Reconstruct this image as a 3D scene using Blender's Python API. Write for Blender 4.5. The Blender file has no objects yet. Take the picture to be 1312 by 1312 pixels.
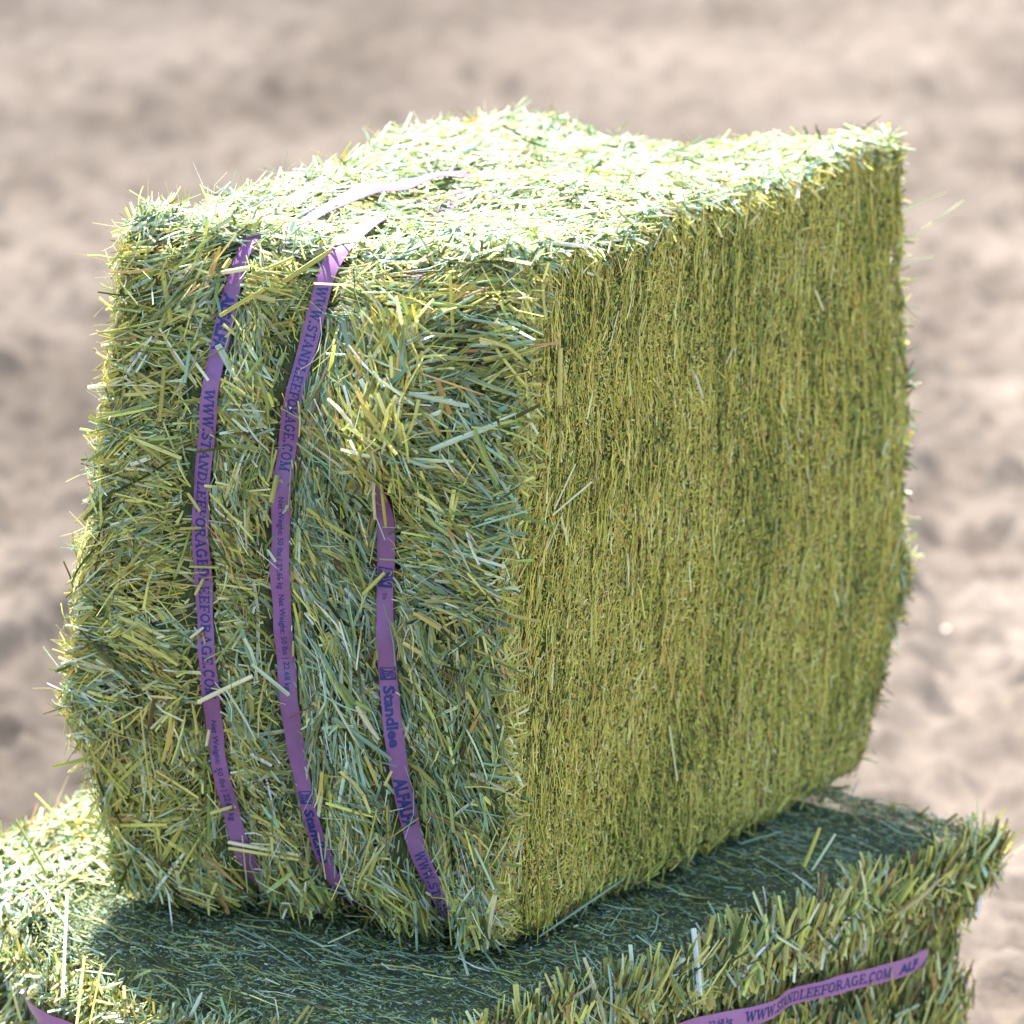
import bpy, math
import numpy as np
from mathutils import Vector, Matrix

SC = bpy.context.scene
COL = SC.collection
RNG = np.random.default_rng(11)

# ------------------------------------------------------------------ camera numbers (photo is 1312 px square)
CAM = np.array([1.17975, -2.05374, 1.02531])
D_ = np.array([-0.48011809, 0.82696272, -0.29260773])
R_ = np.array([0.86404242, 0.50339474, 0.00494276])
U_ = np.array([-0.15138467, 0.25045238, 0.95621979])
F_ = 5338.9

def proj(X):
    v = X - CAM
    z = v @ D_
    return np.stack([656 + F_ * (v @ R_) / z, 656 - F_ * (v @ U_) / z], -1)

def on_plane(px, z):
    v = F_ * D_ + (px[0] - 656) * R_ - (px[1] - 656) * U_
    return CAM + v * ((z - CAM[2]) / v[2])

# ------------------------------------------------------------------ noise
def vnoise(p, seed=0):
    p = np.asarray(p, float)
    i = np.floor(p).astype(np.int64)
    f = p - i
    f = f * f * (3 - 2 * f)
    def h(a):
        n = (a[..., 0] * 374761393 + a[..., 1] * 668265263 + a[..., 2] * 2147483647 + seed * 974711) & 0x7fffffff
        n = ((n ^ (n >> 13)) * 1274126177) & 0x7fffffff
        n = ((n ^ (n >> 16)) * 668265263) & 0x7fffffff
        return (n & 0xffff) / 65535.0
    r = 0
    for dx in (0, 1):
        for dy in (0, 1):
            for dz in (0, 1):
                w = (f[..., 0] if dx else 1 - f[..., 0]) * (f[..., 1] if dy else 1 - f[..., 1]) * (f[..., 2] if dz else 1 - f[..., 2])
                r = r + w * h(i + np.array([dx, dy, dz]))
    return r * 2 - 1

def fbm(p, seed=0, oct=4, gain=.5):
    s, a = 0, 1.
    for k in range(oct):
        s = s + a * vnoise(np.asarray(p) * 2 ** k + 13.7 * k, seed + k)
        a *= gain
    return s

def smooth(x, a, b):
    t = np.clip((x - a) / (b - a), 0, 1)
    return t * t * (3 - 2 * t)

def unit(v):
    return v / np.maximum(np.linalg.norm(v, axis=-1, keepdims=True), 1e-12)

# ------------------------------------------------------------------ mesh helpers
class Buf:
    def __init__(self):
        self.v, self.q, self.c, self.w, self.n = [], [], [], [], 0
    def add(self, v, q, c, w):
        self.v.append(v); self.q.append(q + self.n); self.c.append(c); self.w.append(w); self.n += len(v)
    def build(self, name, mats, parent=None, mat_idx=None, smooth_shade=True):
        v = np.concatenate(self.v); q = np.concatenate(self.q)
        me = bpy.data.meshes.new(name)
        me.vertices.add(len(v)); me.vertices.foreach_set('co', v.astype(np.float32).ravel())
        me.loops.add(len(q) * 4); me.loops.foreach_set('vertex_index', q.astype(np.int32).ravel())
        me.polygons.add(len(q))
        me.polygons.foreach_set('loop_start', np.arange(0, len(q) * 4, 4, dtype=np.int32))
        me.polygons.foreach_set('loop_total', np.full(len(q), 4, dtype=np.int32))
        if smooth_shade:
            me.polygons.foreach_set('use_smooth', np.ones(len(q), dtype=bool))
        a = me.attributes.new('col', 'FLOAT_COLOR', 'POINT')
        a.data.foreach_set('color', np.concatenate([np.concatenate(self.c), np.ones((len(v), 1))], 1).astype(np.float32).ravel())
        a = me.attributes.new('strand', 'FLOAT_VECTOR', 'POINT')
        a.data.foreach_set('vector', np.concatenate(self.w).astype(np.float32).ravel())
        for m in mats: me.materials.append(m)
        if mat_idx is not None:
            me.polygons.foreach_set('material_index', mat_idx.astype(np.int32))
        me.update(); me.validate()
        return link(name, me, parent)

def link(name, me, parent=None):
    o = bpy.data.objects.new(name, me)
    COL.objects.link(o)
    if parent is not None:
        o.parent = parent
        o.matrix_parent_inverse = Matrix.Translation(-parent.location)
    return o

def empty(name, loc, label, cat, group=None):
    o = bpy.data.objects.new(name, None)
    o.location = loc; o.empty_display_size = .05
    COL.objects.link(o)
    o['label'] = label; o['category'] = cat
    if group: o['group'] = group
    return o

def grid_quads(nu, nv):
    i = np.arange(nu - 1)[:, None] * nv + np.arange(nv - 1)[None]
    return np.stack([i, i + nv, i + nv + 1, i + 1], -1).reshape(-1, 4)

def strands(buf, P, T, N, L, Wd, col, curve=0., tube=None, rows=4, bow=.22, taper=.35, kink=.25):
    """n blades: centre P, direction T, face normal N, length, width, colour, curvature (m per m^2), tube mask."""
    n = len(P)
    T = unit(T); B = unit(np.cross(N, T)); N = np.cross(T, B)
    x = np.linspace(-.5, .5, rows)
    curve = np.broadcast_to(curve, (n,)); L = np.broadcast_to(L, (n,)); Wd = np.broadcast_to(Wd, (n,))
    side = RNG.normal(0, .35, n) * np.abs(curve)
    c = P[:, None] + T[:, None] * (x[None, :, None] * L[:, None, None]) \
        - N[:, None] * (curve[:, None] * (x[None] * L[:, None]) ** 2)[..., None] \
        + B[:, None] * (side[:, None] * (x[None] * L[:, None]) ** 2)[..., None]
    # a kink on some blades
    k = np.where(RNG.random(n) < kink, RNG.normal(0, .35, n), 0) * L
    c = c + B[:, None] * (np.maximum(x, RNG.uniform(-.2, .3, (n, 1))) * k[:, None] * .8)[..., None]
    if rows == 2: prof = np.ones((n, 2))
    else:
        prof = np.ones((n, rows))
        prof[:, 0] = 1 - taper * RNG.random(n); prof[:, -1] = 1 - np.clip(taper * 2, 0, .9) * RNG.random(n)
    w = .5 * Wd[:, None] * prof
    if tube is None: tube = np.zeros(n, bool)
    b = np.where(tube, .8, bow)[:, None] * w
    V = np.stack([c - B[:, None] * w[..., None] - N[:, None] * b[..., None],
                  c + N[:, None] * b[..., None],
                  c + B[:, None] * w[..., None] - N[:, None] * b[..., None]], 2)      # n, rows, 3, 3
    base = (np.arange(n) * rows * 3)[:, None]
    Q = (grid_quads(rows, 3)[None] + base[:, :, None]).reshape(-1, 4)
    cc = np.repeat(col, rows * 3, 0)
    u = np.broadcast_to(np.array([0, .5, 1.])[None, None], (n, rows, 3))
    al = np.broadcast_to((x[None, :, None] + .5), (n, rows, 3)) * L[:, None, None] * 40
    idn = np.broadcast_to((RNG.random(n) * 50)[:, None, None], (n, rows, 3))
    buf.add(V.reshape(-1, 3), Q, cc, np.stack([u, al, idn], -1).reshape(-1, 3))

# palette of hay (albedo)
PAL = np.array([1.04, 1.05, .97]) * np.array([
    (.250, .290, .095),   # 0 leaf green
    (.250, .350, .250),   # 1 blue green
    (.410, .380, .105),   # 2 olive
    (.590, .510, .180),   # 3 straw
    (.740, .680, .420),   # 4 pale straw
    (.065, .080, .026),   # 5 dark green
    (.520, .310, .120),   # 6 tan / orange
    (.170, .110, .060),   # 7 brown
    (.530, .590, .420),   # 8 pale grey green
    (.540, .500, .130),   # 9 yellow green
])
def pick(n, weights, var=.30):
    w = np.asarray(weights, float); w = w / w.sum()
    i = RNG.choice(len(PAL), n, p=w)
    c = PAL[i] * np.exp(RNG.normal(0, var, (n, 1)))
    return np.clip(c * (1 + RNG.normal(0, .05, (n, 3))), .01, .75)

# ------------------------------------------------------------------ bale surface
class Bale:
    def __init__(self, corners, rho, disp):
        self.c = {k: np.array(v, float) for k, v in corners.items()}     # keys 'stR' bits: s,t,r
        c = self.c
        self.dim = np.array([np.linalg.norm(c['100'] - c['000']), np.linalg.norm(c['010'] - c['000']), np.linalg.norm(c['001'] - c['000'])])
        self.rho = rho; self.disp = disp
    def tri(self, s, t, r):
        o = 0
        for k, p in self.c.items():
            w = (s if k[0] == '1' else 1 - s) * (t if k[1] == '1' else 1 - t) * (r if k[2] == '1' else 1 - r)
            o = o + w[..., None] * p
        return o
    def surf(self, s, t, r, lo=(0, 0, 0), hi=(1, 1, 1)):
        s, t, r = np.broadcast_arrays(np.asarray(s, float), np.asarray(t, float), np.asarray(r, float))
        q = np.stack([s, t, r], -1)
        lo = np.asarray(lo, float); hi = np.asarray(hi, float)
        q = lo + q * (hi - lo)
        m = q * self.dim; a = lo * self.dim + self.rho; b = hi * self.dim - self.rho
        inn = np.clip(m, a, b)
        d = m - inn
        ln = np.linalg.norm(d, axis=-1, keepdims=True)
        m = np.where(ln > 1e-9, inn + d / np.maximum(ln, 1e-9) * self.rho, m)
        q = m / self.dim
        P = self.tri(q[..., 0], q[..., 1], q[..., 2])
        return P + self.disp(self, s, t, r, P)
    def face(self, f, a, b, **k):
        a = np.asarray(a, float); b = np.asarray(b, float)
        z = np.zeros_like(a + b); o = z + 1
        S = {'front': (a, z, b), 'side': (o, a, b), 'top': (a, b, o), 'left': (z, a, b), 'back': (a, o, b), 'bottom': (a, b, z)}[f]
        return self.surf(*S, **k)
    def frame(self, f, a, b):
        e = .004
        P = self.face(f, a, b)
        ta = self.face(f, np.minimum(a + e, 1), b) - self.face(f, np.maximum(a - e, 0), b)
        tb = self.face(f, a, np.minimum(b + e, 1)) - self.face(f, a, np.maximum(b - e, 0))
        ta, tb = unit(ta), unit(tb)
        n = unit(np.cross(ta, tb))
        if f in ('left', 'back', 'bottom'): n = -n
        return P, ta, tb, n
    def core(self, buf, lo, hi, cols, N=110):
        g = np.linspace(0, 1, N)
        A, B = np.meshgrid(g, g, indexing='ij')
        idx = []
        for f in ('front', 'side', 'top', 'left', 'back', 'bottom'):
            P = self.face(f, A, B, lo=lo, hi=hi).reshape(-1, 3)
            q = grid_quads(N, N)
            if f in ('left', 'back', 'bottom'): q = q[:, ::-1]
            buf.add(P, q, np.broadcast_to(np.array(cols[f]), P.shape).copy(), P * 30)
            idx.append(np.zeros(len(q)))
        return sum(len(i) for i in idx)
    def locate(self, f, pix, n=260, arange=(0, 1), brange=(0, 1)):
        key = (f, n, arange, brange, len(GROOVE))
        if not hasattr(self, 'cache'): self.cache = {}
        if key not in self.cache:
            a = np.linspace(*arange, n); b = np.linspace(*brange, n)
            A, B = np.meshgrid(a, b, indexing='ij')
            self.cache[key] = A, B, proj(self.face(f, A, B))
        A, B, q = self.cache[key]
        out = []
        for p in pix:
            d = ((q - np.array(p)) ** 2).sum(-1)
            k = np.unravel_index(np.argmin(d), d.shape)
            out.append((A[k], B[k]))
        return np.array(out)

# ------------------------------------------------------------------ materials
def new_mat(name):
    m = bpy.data.materials.new(name); m.use_nodes = True
    nt = m.node_tree; nt.nodes.clear()
    out = nt.nodes.new('ShaderNodeOutputMaterial')
    return m, nt, out

def hay_material(name, trans=.15, streak=(9, .8, 1)):
    m, nt, out = new_mat(name)
    N, Lk = nt.nodes.new, nt.links.new
    at = N('ShaderNodeAttribute'); at.attribute_name = 'col'
    st = N('ShaderNodeAttribute'); st.attribute_name = 'strand'
    mp = N('ShaderNodeVectorMath'); mp.operation = 'MULTIPLY'; mp.inputs[1].default_value = streak
    Lk(st.outputs['Vector'], mp.inputs[0])
    nz = N('ShaderNodeTexNoise'); nz.inputs['Scale'].default_value = 1.0; nz.inputs['Detail'].default_value = 3
    Lk(mp.outputs[0], nz.inputs['Vector'])
    mr = N('ShaderNodeMapRange'); mr.inputs['From Min'].default_value = .3; mr.inputs['From Max'].default_value = .7
    mr.inputs['To Min'].default_value = .72; mr.inputs['To Max'].default_value = 1.28
    Lk(nz.outputs['Fac'], mr.inputs['Value'])
    mul = N('ShaderNodeVectorMath'); mul.operation = 'SCALE'
    Lk(at.outputs['Color'], mul.inputs[0]); Lk(mr.outputs[0], mul.inputs['Scale'])
    pb = N('ShaderNodeBsdfPrincipled'); pb.inputs['Roughness'].default_value = .48
    pb.inputs['Specular IOR Level'].default_value = .16
    Lk(mul.outputs[0], pb.inputs['Base Color'])
    bp = N('ShaderNodeBump'); bp.inputs['Strength'].default_value = .35; bp.inputs['Distance'].default_value = .0006
    Lk(nz.outputs['Fac'], bp.inputs['Height']); Lk(bp.outputs[0], pb.inputs['Normal'])
    if trans > 0:
        tr = N('ShaderNodeBsdfTranslucent')
        tc = N('ShaderNodeMix'); tc.data_type = 'RGBA'; tc.blend_type = 'MULTIPLY'; tc.inputs['Factor'].default_value = 1
        tc.inputs['B'].default_value = (1.5, 1.4, .85, 1)
        Lk(mul.outputs[0], tc.inputs['A']); Lk(tc.outputs['Result'], tr.inputs['Color'])
        mx = N('ShaderNodeMixShader'); mx.inputs['Fac'].default_value = trans
        Lk(pb.outputs[0], mx.inputs[1]); Lk(tr.outputs[0], mx.inputs[2]); Lk(mx.outputs[0], out.inputs['Surface'])
    else:
        Lk(pb.outputs[0], out.inputs['Surface'])
    return m

def core_material(name):
    m, nt, out = new_mat(name)
    N, Lk = nt.nodes.new, nt.links.new
    at = N('ShaderNodeAttribute'); at.attribute_name = 'col'
    tc = N('ShaderNodeTexCoord')
    mp = N('ShaderNodeMapping'); mp.inputs['Scale'].default_value = (900, 900, 160)
    Lk(tc.outputs['Object'], mp.inputs['Vector'])
    nz = N('ShaderNodeTexNoise'); nz.inputs['Scale'].default_value = 1; nz.inputs['Detail'].default_value = 4
    Lk(mp.outputs[0], nz.inputs['Vector'])
    mr = N('ShaderNodeMapRange'); mr.inputs['From Min'].default_value = .3; mr.inputs['From Max'].default_value = .7
    mr.inputs['To Min'].default_value = .55; mr.inputs['To Max'].default_value = 1.4
    Lk(nz.outputs['Fac'], mr.inputs['Value'])
    mul = N('ShaderNodeVectorMath'); mul.operation = 'SCALE'
    Lk(at.outputs['Color'], mul.inputs[0]); Lk(mr.outputs[0], mul.inputs['Scale'])
    pb = N('ShaderNodeBsdfPrincipled'); pb.inputs['Roughness'].default_value = .8
    pb.inputs['Specular IOR Level'].default_value = .15
    Lk(mul.outputs[0], pb.inputs['Base Color'])
    bp = N('ShaderNodeBump'); bp.inputs['Strength'].default_value = .8; bp.inputs['Distance'].default_value = .001
    Lk(nz.outputs['Fac'], bp.inputs['Height']); Lk(bp.outputs[0], pb.inputs['Normal'])
    Lk(pb.outputs[0], out.inputs['Surface'])
    return m

def strap_material(name='purple_woven_strap', ca=(.205, .080, .210, 1), cb=(.280, .118, .265, 1)):
    m, nt, out = new_mat(name)
    N, Lk = nt.nodes.new, nt.links.new
    uv = N('ShaderNodeAttribute'); uv.attribute_name = 'strand'
    mp = N('ShaderNodeVectorMath'); mp.operation = 'MULTIPLY'; mp.inputs[1].default_value = (26, 26, 1)
    Lk(uv.outputs['Vector'], mp.inputs[0])
    vo = N('ShaderNodeTexChecker'); vo.inputs['Scale'].default_value = 1.0
    Lk(mp.outputs[0], vo.inputs['Vector'])
    nz = N('ShaderNodeTexNoise'); nz.inputs['Scale'].default_value = 2.2; nz.inputs['Detail'].default_value = 5
    Lk(uv.outputs['Vector'], nz.inputs['Vector'])
    ra = N('ShaderNodeMix'); ra.data_type = 'RGBA'
    ra.inputs['A'].default_value = ca; ra.inputs['B'].default_value = cb
    Lk(nz.outputs['Fac'], ra.inputs['Factor'])
    pb = N('ShaderNodeBsdfPrincipled'); pb.inputs['Roughness'].default_value = .38
    pb.inputs['Specular IOR Level'].default_value = .5
    Lk(ra.outputs['Result'], pb.inputs['Base Color'])
    ad = N('ShaderNodeMath'); ad.operation = 'ADD'
    Lk(vo.outputs['Fac'], ad.inputs[0]); Lk(nz.outputs['Fac'], ad.inputs[1])
    bp = N('ShaderNodeBump'); bp.inputs['Strength'].default_value = .35; bp.inputs['Distance'].default_value = .0003
    Lk(ad.outputs[0], bp.inputs['Height']); Lk(bp.outputs[0], pb.inputs['Normal'])
    Lk(pb.outputs[0], out.inputs['Surface'])
    return m

def ink_material():
    m, nt, out = new_mat('navy_print')
    N, Lk = nt.nodes.new, nt.links.new
    tc = N('ShaderNodeTexCoord')
    nz = N('ShaderNodeTexNoise'); nz.inputs['Scale'].default_value = 700; nz.inputs['Detail'].default_value = 2
    Lk(tc.outputs['Object'], nz.inputs['Vector'])
    ra = N('ShaderNodeMix'); ra.data_type = 'RGBA'
    ra.inputs['A'].default_value = (.006, .016, .120, 1); ra.inputs['B'].default_value = (.018, .030, .155, 1)
    Lk(nz.outputs['Fac'], ra.inputs['Factor'])
    pb = N('ShaderNodeBsdfPrincipled'); pb.inputs['Roughness'].default_value = .5
    Lk(ra.outputs['Result'], pb.inputs['Base Color'])
    Lk(pb.outputs[0], out.inputs['Surface'])
    return m

def soil_material():
    m, nt, out = new_mat('dry_soil')
    N, Lk = nt.nodes.new, nt.links.new
    tc = N('ShaderNodeTexCoord')
    def noise(scale, det=5, rough=.6):
        n = N('ShaderNodeTexNoise'); n.inputs['Scale'].default_value = scale
        n.inputs['Detail'].default_value = det; n.inputs['Roughness'].default_value = rough
        Lk(tc.outputs['Object'], n.inputs['Vector']); return n
    a, b, c = noise(2.2), noise(22), noise(160, 3)
    vc = N('ShaderNodeAttribute'); vc.attribute_name = 'col'
    r1 = N('ShaderNodeValToRGB')
    r1.color_ramp.elements[0].position = .32; r1.color_ramp.elements[0].color = (.062, .049, .038, 1)
    r1.color_ramp.elements[1].position = .62; r1.color_ramp.elements[1].color = (.112, .091, .073, 1)
    Lk(a.outputs['Fac'], r1.inputs['Fac'])
    r2 = N('ShaderNodeMapRange'); r2.inputs['From Min'].default_value = .3; r2.inputs['From Max'].default_value = .7
    r2.inputs['To Min'].default_value = .72; r2.inputs['To Max'].default_value = 1.22
    Lk(b.outputs['Fac'], r2.inputs['Value'])
    mul = N('ShaderNodeVectorMath'); mul.operation = 'SCALE'
    Lk(r1.outputs['Color'], mul.inputs[0]); Lk(r2.outputs[0], mul.inputs['Scale'])
    m2 = N('ShaderNodeVectorMath'); m2.operation = 'MULTIPLY'
    Lk(mul.outputs[0], m2.inputs[0]); Lk(vc.outputs['Color'], m2.inputs[1]); mul = m2
    pb = N('ShaderNodeBsdfPrincipled'); pb.inputs['Roughness'].default_value = .95
    pb.inputs['Specular IOR Level'].default_value = .1
    Lk(mul.outputs[0], pb.inputs['Base Color'])
    bp = N('ShaderNodeBump'); bp.inputs['Strength'].default_value = .6; bp.inputs['Distance'].default_value = .004
    Lk(c.outputs['Fac'], bp.inputs['Height']); Lk(bp.outputs[0], pb.inputs['Normal'])
    Lk(pb.outputs[0], out.inputs['Surface'])
    return m

M_STRAW = hay_material('hay_straw')
M_CHIP = hay_material('hay_chaff', trans=.08)
M_CORE = core_material('packed_hay')
M_STRAP = strap_material()
M_STRAP_LIT = strap_material('bounce_lit_strap', (.31, .125, .27, 1), (.39, .17, .33, 1))  # same strap, lightened and pinkened to stand in for bounce light
M_INK = ink_material()
M_SOIL = soil_material()

# ------------------------------------------------------------------ UPPER BALE
H = .44
UP = {'101': (-.028, .031, H), '001': (-.278, -.033, H), '111': (.003, .507, H), '011': (-.286, .423, H - .012),
      '100': (-.031, .016, 0), '000': (-.289, -.019, 0), '110': (.022, .437, 0), '010': (-.242, .401, 0)}

STR = []
GROOVE = []          # (r grid, s values, depth) filled after the first pass

def groove_depth(s, r, sigma=.019):
    g = 0
    for rr, ss, dp in GROOVE:
        sc = np.interp(r, rr, ss)
        g = np.maximum(g, dp(r) * np.exp(-((s - sc) * .27 / sigma) ** 2))
    return g

def up_disp(b, s, t, r, P):
    rl = np.array([0, .06, .12, .2, .27, .33, .45, .58, .74, .86, 1.])
    dl = np.array([.006, .010, .016, .024, .036, .037, .029, .022, .008, .004, 0])
    out = np.zeros(P.shape)
    left = np.interp(r, rl, dl) * (1 - s) ** 2.2
    out += left[..., None] * np.array([-.93, -.36, 0])
    # front face: shallow belly and uneven lumps
    wf = np.clip(1 - t * 6, 0, 1) ** 1.5
    lump = .0045 * fbm(P * 42, 15, 2) + .010 * fbm(P * np.array([16, 16, 12]) + 3, 5, 3) + .010 * np.sin(np.pi * np.clip(r, 0, 1)) * np.sin(np.pi * np.clip(s * 1.0, 0, 1)) ** .7
    if len(STR) == 3:
        lump = lump - .020 * np.exp(-r / .03) - .012 * np.exp(-r / .05) * np.clip(groove_depth(s, r) / .012, 0, 1) - .022 * np.exp(-(1 - r) / .075) + .028 * np.where(r > .70, np.exp(-((r - .70) / .13) ** 2), np.exp(-((r - .70) / .05) ** 2)) * np.exp(-((s - np.interp(r, *STR[2]) - .03) / .10) ** 2)
    lump = lump - .8 * groove_depth(s, r) * 1.25
    out += (wf * lump)[..., None] * np.array([.2, -.98, 0])
    # right (cut) face: nearly flat, slight strata
    ws = np.clip(1 - (1 - s) * 8, 0, 1)
    out[..., 0] += ws * (.0022 * fbm(np.stack([t * 26 + 0 * r, r * 3, 0 * r], -1), 9, 3) + .0035 * vnoise(np.stack([t * 5, r * 4, 0 * r], -1), 4))
    # top: soft hummocks, sunk in the middle of the far edge
    wt = np.clip(1 - (1 - r) * 10, 0, 1)
    hum = .008 * fbm(P * np.array([14, 14, 0]) + 7, 21, 3) - .012 * np.exp(-((t - 1) / .35) ** 2 - ((s - .45) / .22) ** 2) \
        + .012 * np.exp(-((t - .95) / .2) ** 2 - ((s - .08) / .16) ** 2) + .010 * np.exp(-((t - .5) / .28) ** 2 - ((s) / .3) ** 2)
    out[..., 2] += wt * hum
    out[..., 1] += np.interp(r, [0, .05, .1, .19, .3, .42, .6, .8, 1], [0, .013, .024, .034, .040, .042, .034, .020, .004]) * np.clip(t, 0, 1) ** 2
    # back face belly, seen along the right-hand edge
    wb = np.clip(1 - (1 - t) * 7, 0, 1) ** 1.5
    out += (wb * (.034 * 2.0 * np.exp(-((r - .25) / .115) ** 2) * smooth(1 - s, -.03, .13) + .006 * fbm(P * 15, 31, 3)))[..., None] * np.array([.08, 1, 0])
    return out

bale = Bale(UP, .014, up_disp)

S1 = [(294,335),(285,372),(272,432),(262,490),(256,545),(251,610),(249,660),(249,720),(252,780),(257,845),(263,905),(270,967),(278,1010),(287,1050),(299,1090),(317,1144)]
S2 = [(412,329),(400,366),(389,420),(375,486),(361,554),(354,612),(351,680),(350,740),(352,800),(356,860),(364,921),(374,982),(388,1043),(408,1119),(432,1168)]
S3 = [(510,372),(502,430),(495,500),(493,560),(491,618),(487,690),(485,740),(484,790),(485,850),(489,905),(496,958),(505,1012),(515,1073),(536,1134),(560,1180)]
TOPS = [[(318,308),(400,284),(480,260),(560,235)], [(424,326),(480,306),(560,272)], [(540,325),(620,292)]]
STR_ = []
for k, pp in enumerate((S1, S2, S3)):
    sr = bale.locate('front', pp, arange=(0, 1), brange=(0.0, 1.0))
    o = np.argsort(sr[:, 1])
    sr = sr[o]
    rr = np.linspace(0, 1, 60)
    ss = np.interp(rr, sr[:, 1], sr[:, 0])
    ker = np.hanning(9); ker /= ker.sum()
    ss = np.convolve(np.pad(ss, 4, mode='edge'), ker, 'valid')
    STR_.append((rr, ss))
STR += STR_
top_sr = [bale.locate('top', pp, brange=(0, .8)) for pp in TOPS]
TA, TB = top_sr[0][1, 1], top_sr[0][-1, 1]
for k_, q_ in enumerate(top_sr):
    f_ = np.polyfit(q_[:, 1], q_[:, 0], 1) if k_ < 2 else (0, q_[:, 0].mean())
    t_ = np.linspace(0, .7, 5); top_sr[k_] = np.stack([np.polyval(f_, t_), t_], -1)
for k, (rr, ss) in enumerate(STR):
    if k < 2: dp = lambda r: .012 + 0 * r
    else: dp = lambda r: .011 * smooth(-r, -.80, -.62) + .003
    GROOVE.append((rr, ss, dp))

root = empty('hay_bale', (-.14, .2, 0), 'upright green hay bale with three purple printed straps, standing on the other bale', 'hay bale', 'strapped square hay bales')

# --- core and cut faces
core = Buf()
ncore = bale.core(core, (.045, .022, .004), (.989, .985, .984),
                  dict(front=(.07, .085, .03), side=(.11, .105, .036), top=(.2, .21, .08), left=(.2, .2, .08), back=(.16, .16, .06), bottom=(.12, .12, .05)), N=140)  # front and side core darkened to paint shade into the straw gaps

def cut_face(buf, b, f, n, wvec, ang0, spread, band_axis, Lr=(.003, .013), Wr=(.0007, .0017), hr=(-.0015, .0012), tilt=.18, bandfreq=22, weights=None, weights2=None, a_rng=(0, 1), b_rng=(0, 1), tint=(1, 1, 1)):
    a = RNG.uniform(*a_rng, n); c = RNG.uniform(*b_rng, n)
    P, ta, tb, nn = b.frame(f, a, c)
    ax = a if band_axis == 0 else c
    ox = c if band_axis == 0 else a
    wob = .012 * np.sin(ox * 7 + ax * 9) + .02 * vnoise(np.stack([ax * 6, ox * 5, 0 * ax], -1), 77)
    band = fbm(np.stack([(ax + wob) * bandfreq, ox * 2.2, 0 * ax], -1), 41, 4, .65)
    patch = fbm(np.stack([a * 9, c * 9, 0 * a], -1), 63, 3)
    ang = np.radians(ang0) + RNG.normal(0, 1, n) * np.radians(spread) * (1 + .8 * (patch > .35)) + .25 * vnoise(np.stack([a * 8, c * 8, 0 * a], -1), 70)
    T = ta * np.cos(ang)[:, None] + tb * np.sin(ang)[:, None]
    T = unit(T + nn * RNG.normal(0, tilt, n)[:, None])
    L = RNG.uniform(*Lr, n) * np.where(RNG.random(n) < .08, 2.2, 1)
    W = RNG.uniform(*Wr, n)
    h = RNG.uniform(*hr, n)
    nr = unit(nn + RNG.normal(0, .35, (n, 3)))
    fine = vnoise(np.stack([(ax + wob) * bandfreq * 5, ox * 5, 0 * ax], -1), 43)
    v = .7 * band + .85 * patch + .8 * fine + .25 + RNG.normal(0, .32, n)
    c1 = pick(n, weights, .16); c2 = pick(n, weights2, .16)
    col = np.where((v > 0)[:, None], c1, c2) * np.array(tint)
    strands(buf, P + nn * h[:, None], T, nr, L, W, col, curve=RNG.normal(0, .07, n) * 4 / L, rows=3, bow=.35, taper=.5, kink=.05)

#               leaf blue oliv strw pale dark tan  brn  pgg  ylg
LIGHTW = [ .04, .00, .24, .40, .07, .01, .04, .01, .00, .22]
DARKW  = [ .30, .00, .34, .06, .00, .18, .01, .04, .00, .08]
cut_face(core, bale, 'side', 96000, None, 90, 42, 0, Lr=(.0010, .0042), Wr=(.0005, .0012), hr=(-.0022, .0008), tilt=.28, bandfreq=34, tint=(1.10, 1.06, .80), weights=LIGHTW, weights2=DARKW)
cut_face(core, bale, 'side', 9000, None, 90, 9, 0, Lr=(.006, .018), Wr=(.0004, .0010), hr=(-.001, .0009), tilt=.06, bandfreq=34, tint=(1.10, 1.06, .80), weights=LIGHTW, weights2=DARKW)
# longer standing fibres in the strata
cut_face(core, bale, 'side', 700, None, 91, 6, 0, Lr=(.015, .04), Wr=(.0005, .0011), hr=(0, .0016), tilt=.02, tint=(1.10, 1.06, .80), weights=LIGHTW, weights2=LIGHTW)
for q in range(70):
    m = 26; tc = RNG.uniform(.03, .98); r0 = RNG.uniform(0, .9); ln = RNG.uniform(.05, .28)
    cut_face(core, bale, 'side', m, None, 90, 9, 0, Lr=(.004, .012), Wr=(.0006, .0013), hr=(.0004, .0020), tilt=.08, tint=(1.10, 1.06, .80), weights=[0, 0, .1, .55, .2, 0, .06, 0, 0, .25], weights2=[0, 0, .2, .5, .1, 0, .06, 0, 0, .25], a_rng=(tc - .0035, tc + .0035), b_rng=(r0, min(r0 + ln, 1)))
cut_face(core, bale, 'left', 7000, None, 90, 35, 0, Lr=(.006, .02), Wr=(.001, .0022), weights=LIGHTW, weights2=DARKW)
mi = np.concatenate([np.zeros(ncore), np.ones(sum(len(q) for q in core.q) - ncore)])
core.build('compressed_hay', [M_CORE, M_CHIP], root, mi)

# --- loose straw on the faces
loose = Buf()
def strap_gap(s, r, half):
    """distance in metres from a strap edge (front face), <0 inside, and hidden flag of the third strap"""
    best = np.full(np.shape(s), 1.0)
    for k, (rr, ss) in enumerate(STR):
        d = np.abs(s - np.interp(r, rr, ss)) * .27 - half
        if k == 2: d = np.where(r > .70, 1.0, d)
        best = np.minimum(best, d)
    return best

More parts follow.
